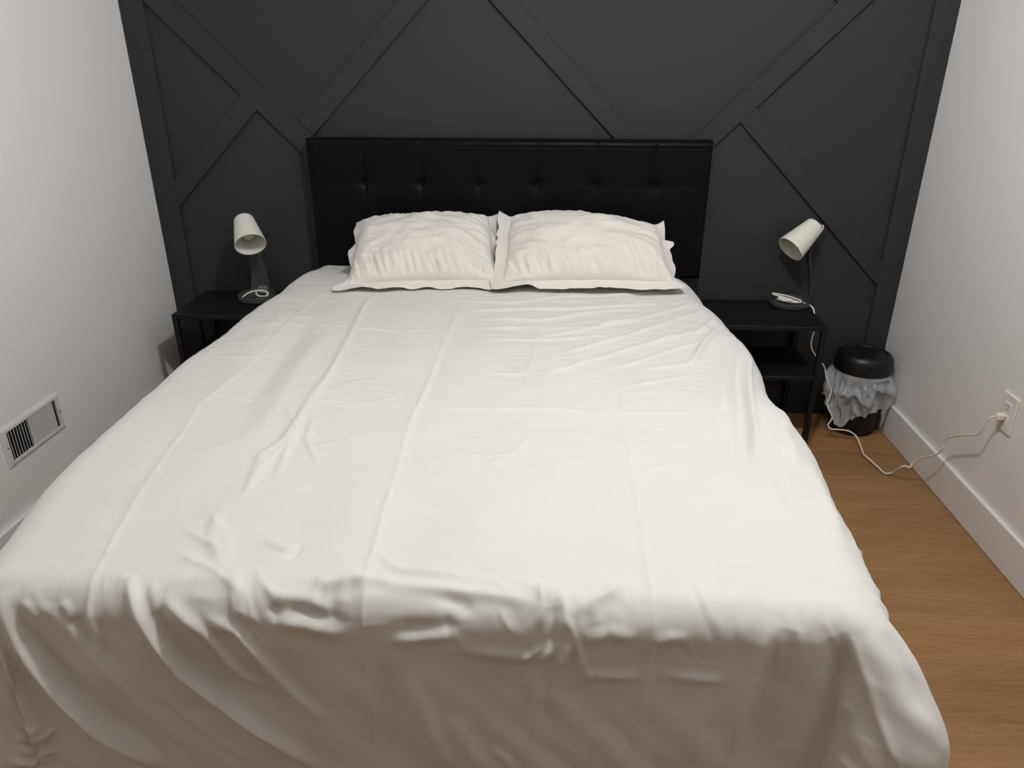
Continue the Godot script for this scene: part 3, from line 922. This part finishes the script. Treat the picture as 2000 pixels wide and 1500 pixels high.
func lamps() -> void:
	var white := mat(Color(0.90, 0.885, 0.84), 0.45)
	var grey := mat(Color(0.27, 0.27, 0.26), 0.5, 0.0, 0.35)
	var bulb_mat := mat(Color(0.93, 0.92, 0.88), 0.3)
	var cable := mat(Color(0.92, 0.89, 0.84), 0.5)
	# the lamp at the right stands side-on, its shade towards the bed
	var r := thing("desk_lamp", "small white and grey desk lamp on the right nightstand, shade tilted towards the bed", "lamp", Vector3(2.513, 0.5, 0.077), "desk lamps on the nightstands")
	lamp_stand(r, grey, 0.0)
	lamp_shade(r, white, bulb_mat, grey, Vector3(0.0, 0.0, 0.0), Vector3(-0.036, 0.231, 0.031), Vector3(0.0605, 0.3125, -0.020), 0.0555, 0.035)
	var coil := tube(smooth_path([Vector3(0.035, 0.022, 0.03), Vector3(0.0, 0.03, 0.02), Vector3(-0.04, 0.038, 0.0), Vector3(-0.062, 0.042, -0.012), Vector3(-0.052, 0.04, -0.026), Vector3(-0.01, 0.034, -0.02), Vector3(0.035, 0.024, -0.004), Vector3(0.045, 0.02, 0.012), Vector3(0.02, 0.022, 0.03), Vector3(-0.03, 0.028, 0.026), Vector3(-0.05, 0.03, 0.012)]), 0.0035)
	mesh_node("cord_coil", coil, cable, r)
	var sw := SurfaceTool.new()
	sw.begin(Mesh.PRIMITIVE_TRIANGLES)
	box_into(sw, Vector3(-0.028, -0.008, -0.011), Vector3(0.028, 0.008, 0.011), 0.005, Transform3D(Basis(Vector3(0, 0, 1), -0.18) * Basis(Vector3.UP, -0.35), Vector3(-0.022, 0.031, 0.018)))
	mesh_node("inline_switch", commit(sw), cable, r)
	var o := Vector3(2.513, 0.5, 0.077)
	var route := [Vector3(2.575, 0.507, 0.062), Vector3(2.592, 0.506, 0.085), Vector3(2.604, 0.494, 0.1), Vector3(2.606, 0.46, 0.13), Vector3(2.602, 0.425, 0.15), Vector3(2.592, 0.38, 0.17), Vector3(2.6, 0.351, 0.18), Vector3(2.624, 0.32, 0.2), Vector3(2.647, 0.294, 0.2), Vector3(2.658, 0.261, 0.203), Vector3(2.676, 0.219, 0.206), Vector3(2.688, 0.192, 0.208), Vector3(2.68, 0.149, 0.212), Vector3(2.686, 0.123, 0.218), Vector3(2.703, 0.09, 0.228), Vector3(2.689, 0.061, 0.238), Vector3(2.701, 0.047, 0.245), Vector3(2.762, 0.045, 0.252), Vector3(2.79, 0.033, 0.275), Vector3(2.79, 0.018, 0.33), Vector3(2.783, 0.012, 0.385), Vector3(2.784, 0.016, 0.407), Vector3(2.795, 0.016, 0.468), Vector3(2.811, 0.01, 0.515), Vector3(2.837, 0.012, 0.514), Vector3(2.838, 0.056, 0.555), Vector3(2.85, 0.071, 0.566), Vector3(2.86, 0.073, 0.579), Vector3(2.868, 0.09, 0.576), Vector3(2.878, 0.12, 0.595), Vector3(2.888, 0.148, 0.629), Vector3(2.895, 0.17, 0.655), Vector3(2.9, 0.197, 0.671), Vector3(2.902, 0.225, 0.671), Vector3(2.903, 0.247, 0.683), Vector3(2.904, 0.279, 0.727), Vector3(2.905, 0.315, 0.79), Vector3(2.906, 0.336, 0.824), Vector3(2.906, 0.366, 0.84), Vector3(2.907, 0.393, 0.845), Vector3(2.912, 0.409, 0.854), Vector3(2.924, 0.417, 0.861)]
	var local := []
	for p in route:
		local.append(p - o)
	mesh_node("power_cord", tube(smooth_path(local), 0.0031), cable, r)
	var pl := SurfaceTool.new()
	pl.begin(Mesh.PRIMITIVE_TRIANGLES)
	box_into(pl, Vector3(2.9205, 0.4060, 0.8520) - o, Vector3(2.9435, 0.4280, 0.8740) - o, 0.005)
	mesh_node("plug", commit(pl), cable, r)
	# the lamp at the left faces the room
	var l := thing("desk_lamp", "small white and grey desk lamp on the left nightstand, its bulb facing the room", "lamp", Vector3(0.405, 0.5, 0.125), "desk lamps on the nightstands")
	lamp_stand(l, grey, PI / 2.0 + 0.12)
	lamp_shade(l, white, bulb_mat, grey, Vector3.ZERO, Vector3(0.0315, 0.239, 0.068), Vector3(-0.0195, 0.3167, -0.0231), 0.059, 0.037)
	var coil2 := tube(smooth_path([Vector3(-0.045, 0.020, 0.036), Vector3(-0.02, 0.036, 0.03), Vector3(0.005, 0.042, 0.02), Vector3(0.035, 0.042, 0.018), Vector3(0.055, 0.034, 0.022), Vector3(0.05, 0.026, 0.034), Vector3(0.02, 0.024, 0.03), Vector3(0.006, 0.032, 0.022), Vector3(0.012, 0.04, 0.01)]), 0.0034)
	mesh_node("cord_coil", coil2, cable, l)
	var wa := SurfaceTool.new()
	wa.begin(Mesh.PRIMITIVE_TRIANGLES)
	box_into(wa, Vector3(0.003, 0.02, -0.022), Vector3(0.04, 0.052, -0.004), 0.004)
	mesh_node("power_adapter", commit(wa), mat(Color(0.42, 0.43, 0.41), 0.5), l)

# round tray base with a raised rim; a strip rises from its rim, wide below and narrow above
func lamp_stand(t: Node3D, grey: Material, turn: float) -> void:
	var basis := Basis(Vector3.UP, turn)
	var xf := Transform3D(basis, Vector3.ZERO)
	mesh_node("base", lathe(PackedVector2Array([Vector2(0.0005, 0.0), Vector2(0.066, 0.0), Vector2(0.071, 0.003), Vector2(0.0735, 0.012), Vector2(0.0735, 0.022), Vector2(0.0725, 0.0245), Vector2(0.070, 0.0245), Vector2(0.069, 0.022), Vector2(0.068, 0.010), Vector2(0.064, 0.007), Vector2(0.0005, 0.007)]), 64, xf), grey, t)
	var rows := 40
	var cols := 25
	for face in [1.0, -1.0]:
		var pts := PackedVector3Array()
		for j in rows:
			var s := j / (rows - 1.0)
			var y := 0.004 + 0.246 * s
			var lean := 0.0715 + 0.004 * smoothstep(0.0, 0.15, s) - 0.033 * smoothstep(0.08, 1.0, s)
			var half := lerpf(0.046, 0.019, pow(s, 0.55))
			for i in cols:
				var w := sin(lerpf(-1.0, 1.0, i / (cols - 1.0)) * PI / 2.0)
				var curve := lerpf(0.0165, 0.0, smoothstep(0.0, 0.4, s)) * w * w
				var groove := 0.0012 * exp(-w * w / 0.02)
				pts.append(xf * Vector3(lean - curve + face * (0.0040 * (1.0 - pow(absf(w), 8.0))) - face * groove, y, w * half))
		mesh_node("stem", skin(pts, cols, rows, false, face < 0.0), grey, t)

func lamp_shade(t: Node3D, white: Material, bulb_mat: Material, grey: Material, _o: Vector3, wide: Vector3, narrow: Vector3, rw: float, rn: float) -> void:
	var axis := wide - narrow
	var length := axis.length()
	axis /= length
	var side := Vector3(0.77, -0.63, 0.0)
	side = (side - axis * side.dot(axis)).normalized()
	var b := Basis(side, axis, side.cross(axis))
	if b.determinant() < 0.0:
		b = Basis(side, axis, axis.cross(side))
	var xf := Transform3D(b, narrow)
	# y runs from the closed narrow end to the open wide end
	var k := (rw - rn) / length
	var prof := PackedVector2Array([Vector2(0.0005, 0.001), Vector2(rn * 0.6, 0.0), Vector2(rn - 0.006, 0.0005), Vector2(rn - 0.002, 0.002), Vector2(rn + 0.0005, 0.006), Vector2(rn + k * length * 0.5, length * 0.5), Vector2(rw, length - 0.001), Vector2(rw - 0.0008, length), Vector2(rw - 0.0022, length), Vector2(rw - 0.003, length - 0.001), Vector2(rn - 0.003 + k * length * 0.5, length * 0.5), Vector2(rn - 0.004, 0.010), Vector2(rn - 0.010, 0.005), Vector2(0.0005, 0.005)])
	var sh := mesh_node("shade", lathe(prof, 72, xf), white, t)
	# hanging loop on the closed end
	var loop := []
	for i in 15:
		var a := lerpf(-0.25, PI + 0.25, i / 14.0)
		loop.append(xf * Vector3(cos(a) * 0.0105 + rn * 0.66, 0.004 - sin(a) * 0.026, 0.0))
	mesh_node("hanging_loop", tube(smooth_path(loop, 0.002), 0.0026), white, sh)
	mesh_node("bulb_socket", lathe(PackedVector2Array([Vector2(0.0005, 0.005), Vector2(0.017, 0.005), Vector2(0.017, 0.04), Vector2(0.013, 0.045), Vector2(0.0005, 0.045)]), 32, xf), white, t)
	var bp := PackedVector2Array()
	for i in 17:
		var a := PI * i / 16.0
		bp.append(Vector2(maxf(0.0004, 0.0235 * sin(a) if i > 3 else lerpf(0.013, 0.0235 * sin(PI * 3 / 16.0), i / 3.0)), 0.072 - 0.028 * cos(a)))
	mesh_node("bulb", lathe(bp, 32, xf), bulb_mat, t)
	# swivel knuckle between shade and stem
	mesh_node("swivel", lathe(PackedVector2Array([Vector2(0.0004, -0.006), Vector2(0.010, -0.006), Vector2(0.012, -0.004), Vector2(0.012, 0.010), Vector2(0.0004, 0.012)]), 24, Transform3D(Basis.IDENTITY, Vector3(0.036, 0.235, 0.0) if t.position.x > 1.0 else Vector3(0.0, 0.235, -0.03))), mat(Color(0.05, 0.05, 0.05), 0.5), t)

# ---------------------------------------------------------------- trash bin

func trash_bin() -> void:
	var black := mat(Color(0.055, 0.055, 0.06), 0.42, 0.0, 0.45)
	var at := Vector3(2.825, 0, 0.128)
	var t := thing("trash_bin", "black plastic swing top trash bin in the corner by the right wall", "trash bin", at)
	mesh_node("body", lathe(PackedVector2Array([Vector2(0.0005, 0.0), Vector2(0.084, 0.0), Vector2(0.088, 0.004), Vector2(0.092, 0.05), Vector2(0.104, 0.268), Vector2(0.102, 0.268), Vector2(0.088, 0.02), Vector2(0.0005, 0.008)]), 64), black, t)
	var lid := mesh_node("lid", lathe(PackedVector2Array([Vector2(0.103, 0.262), Vector2(0.1085, 0.262), Vector2(0.1095, 0.266), Vector2(0.1085, 0.285), Vector2(0.105, 0.312), Vector2(0.095, 0.328), Vector2(0.084, 0.334), Vector2(0.078, 0.333), Vector2(0.076, 0.328), Vector2(0.072, 0.326), Vector2(0.0705, 0.329), Vector2(0.068, 0.331), Vector2(0.0005, 0.334)]), 72), black, t)
	var hinge := SurfaceTool.new()
	hinge.begin(Mesh.PRIMITIVE_TRIANGLES)
	box_into(hinge, Vector3(-0.012, 0.326, -0.078), Vector3(0.012, 0.334, -0.070), 0.002)
	mesh_node("hinge", commit(hinge), black, lid)
	# thin clear liner, folded out over the rim
	var cols := 220
	var rows := 60
	var n := FastNoiseLite.new()
	n.seed = 4
	n.frequency = 1.0
	n.fractal_octaves = 1
	var film := mat(Color(0.88, 0.89, 0.90, 0.5), 0.34, 0.0, 0.6)
	film.transparency = BaseMaterial3D.TRANSPARENCY_ALPHA
	film.cull_mode = BaseMaterial3D.CULL_DISABLED
	# hem height round the bin: angle 0 is +x, PI/2 is +z (towards the camera)
	var ang := [-PI, -2.2, -1.2, -0.4, 0.05, 0.47, 0.6, 0.9, 1.25, 1.75, 2.0, 2.25, 2.4, 2.7, PI]
	var hem := [0.13, 0.10, 0.12, 0.12, 0.11, 0.035, 0.035, 0.125, 0.135, 0.105, 0.085, 0.045, 0.05, 0.10, 0.13]
	for face in [1.0]:
		var pts := PackedVector3Array()
		for j in rows:
			var s := j / (rows - 1.0)
			for i in cols:
				var a := -PI + TAU * i / cols
				var bottom := line_value(a, ang, hem)
				var y := lerpf(0.268, bottom, s)
				var flare := 0.105 + 0.020 * sin(minf(1.0, s * 1.5) * PI * 0.62)
				var out := flare + 0.020 * smoothstep(0.05, 0.5, s) * n.get_noise_2d(a * 1.5, s * 0.9)
				out += 0.013 * smoothstep(0.02, 0.3, s) * (0.5 - absf(n.get_noise_2d(a * 2.6 + s * 1.6, s * 0.9 - a * 0.6)) * 2.2)
				out += 0.007 * smoothstep(0.02, 0.2, s) * absf(n.get_noise_2d(a * 2.8 - s * 2.4 + 9.0, s * 1.6 + a))
				# pinched in against the wall side, loose towards the nightstand
				out += 0.004 * smoothstep(0.7, 0.0, absf(a - 2.7)) * sin(s * PI)
				var body := 0.092 + 0.055 * (y - 0.05)
				out = maxf(out, body + 0.004 + 0.004 * s)
				var x := out * cos(a)
				var z := out * sin(a)
				x = minf(x, 0.1095 - 0.014 * smoothstep(0.133, 0.12, y))
				pts.append(at + Vector3(x, y, z))
		# close the ring
		var o := mesh_node("bin_liner", skin(pts, cols, rows, true, true), film, self)
		tag(o, "crumpled translucent white bag folded out under the lid of the black bin", "bin bag")

# ---------------------------------------------------------------- wall vent

func wall_vent() -> void:
	var paint := mat(Color(0.87, 0.86, 0.855), 0.4)
	var dark := mat(Color(0.06, 0.055, 0.055), 0.9)
	var zc := 0.984
	var yc := 0.348
	var t := thing("wall_vent", "white metal vent with upright slats low on the left wall", "vent", Vector3(0, yc, zc))
	var oz := 0.136
	var oy := 0.0625
	var iz := 0.115
	var iy := 0.0465
	# sloped frame: outer lip near the wall, raised inner edge
	var f := SurfaceTool.new()
	f.begin(Mesh.PRIMITIVE_TRIANGLES)
	f.set_smooth_group(-1)
	var rings := [[oz, oy, 0.0], [oz, oy, 0.0035], [oz - 0.006, oy - 0.006, 0.0075], [iz + 0.003, iy + 0.003, 0.0085], [iz, iy, 0.0075], [iz, iy, 0.001]]
	for k in rings.size() - 1:
		var p := rings[k] as Array
		var q := rings[k + 1] as Array
		var pc := [Vector3(p[2], -p[1], p[0]), Vector3(p[2], -p[1], -p[0]), Vector3(p[2], p[1], -p[0]), Vector3(p[2], p[1], p[0])]
		var qc := [Vector3(q[2], -q[1], q[0]), Vector3(q[2], -q[1], -q[0]), Vector3(q[2], q[1], -q[0]), Vector3(q[2], q[1], q[0])]
		for i in 4:
			var j := (i + 1) % 4
			quad(f, pc[i], pc[j], qc[j], qc[i])
	mesh_node("frame", commit(f), paint, t)
	mesh_node("duct_opening", box_mesh(Vector3(0.0002, -iy, -iz), Vector3(0.0014, iy, iz), 0.0002), dark, t)
	var count := 18
	for i in count:
		var z := lerpf(iz - 0.008, -iz + 0.020, i / (count - 1.0))
		var st := SurfaceTool.new()
		st.begin(Mesh.PRIMITIVE_TRIANGLES)
		var turn := deg_to_rad(-38.0) if i < 8 else deg_to_rad(24.0)
		box_into(st, Vector3(-0.0042, -iy, -0.0008), Vector3(0.0042, iy, 0.0008), 0.0003, Transform3D(Basis(Vector3.UP, turn), Vector3(0.0048, 0, z)))
		mesh_node("slat", commit(st), paint, t)
	for s in [-1.0, 1.0]:
		mesh_node("screw", lathe(PackedVector2Array([Vector2(0.0036, 0.0), Vector2(0.0034, 0.0008), Vector2(0.002, 0.002), Vector2(0.0004, 0.0022)]), 16, Transform3D(Basis(Vector3.BACK, -PI / 2), Vector3(0.0078, 0, s * 0.1245))), mat(Color(0.45, 0.44, 0.43), 0.4), t)

# ---------------------------------------------------------------- outlet

func outlet() -> void:
	var plastic := mat(Color(0.93, 0.91, 0.88), 0.35)
	var dark := mat(Color(0.12, 0.11, 0.11), 0.6)
	var at := Vector3(ROOM_WIDTH, 0.431, 0.867)
	var t := thing("wall_outlet", "white electrical outlet plate on the right wall with a cord plugged in", "outlet", at)
	mesh_node("cover_plate", box_mesh(Vector3(-0.0065, -0.0585, -0.0375), Vector3(0.0, 0.0585, 0.0375), 0.0025), plastic, t)
	for s in [-1.0, 1.0]:
		var r := mesh_node("socket", box_mesh(Vector3(-0.0085, s * 0.0195 - 0.0145, -0.0165), Vector3(-0.005, s * 0.0195 + 0.0145, 0.0165), 0.0015), plastic, t)
		for k in [-1.0, 1.0]:
			mesh_node("slot", box_mesh(Vector3(-0.0088, s * 0.0195 - 0.001, k * 0.0063 - 0.0009), Vector3(-0.008, s * 0.0195 + 0.007, k * 0.0063 + 0.0009), 0.0002), dark, r)
		mesh_node("ground_hole", lathe(PackedVector2Array([Vector2(0.0003, 0.0), Vector2(0.0022, 0.0), Vector2(0.0022, -0.0006)]), 16, Transform3D(Basis(Vector3.BACK, PI / 2), Vector3(-0.0089, s * 0.0195 - 0.0075, 0))), dark, r)
	mesh_node("screw", lathe(PackedVector2Array([Vector2(0.0028, 0.0), Vector2(0.0024, 0.001), Vector2(0.0003, 0.0012)]), 16, Transform3D(Basis(Vector3.BACK, PI / 2), Vector3(-0.0065, 0, 0))), plastic, t)
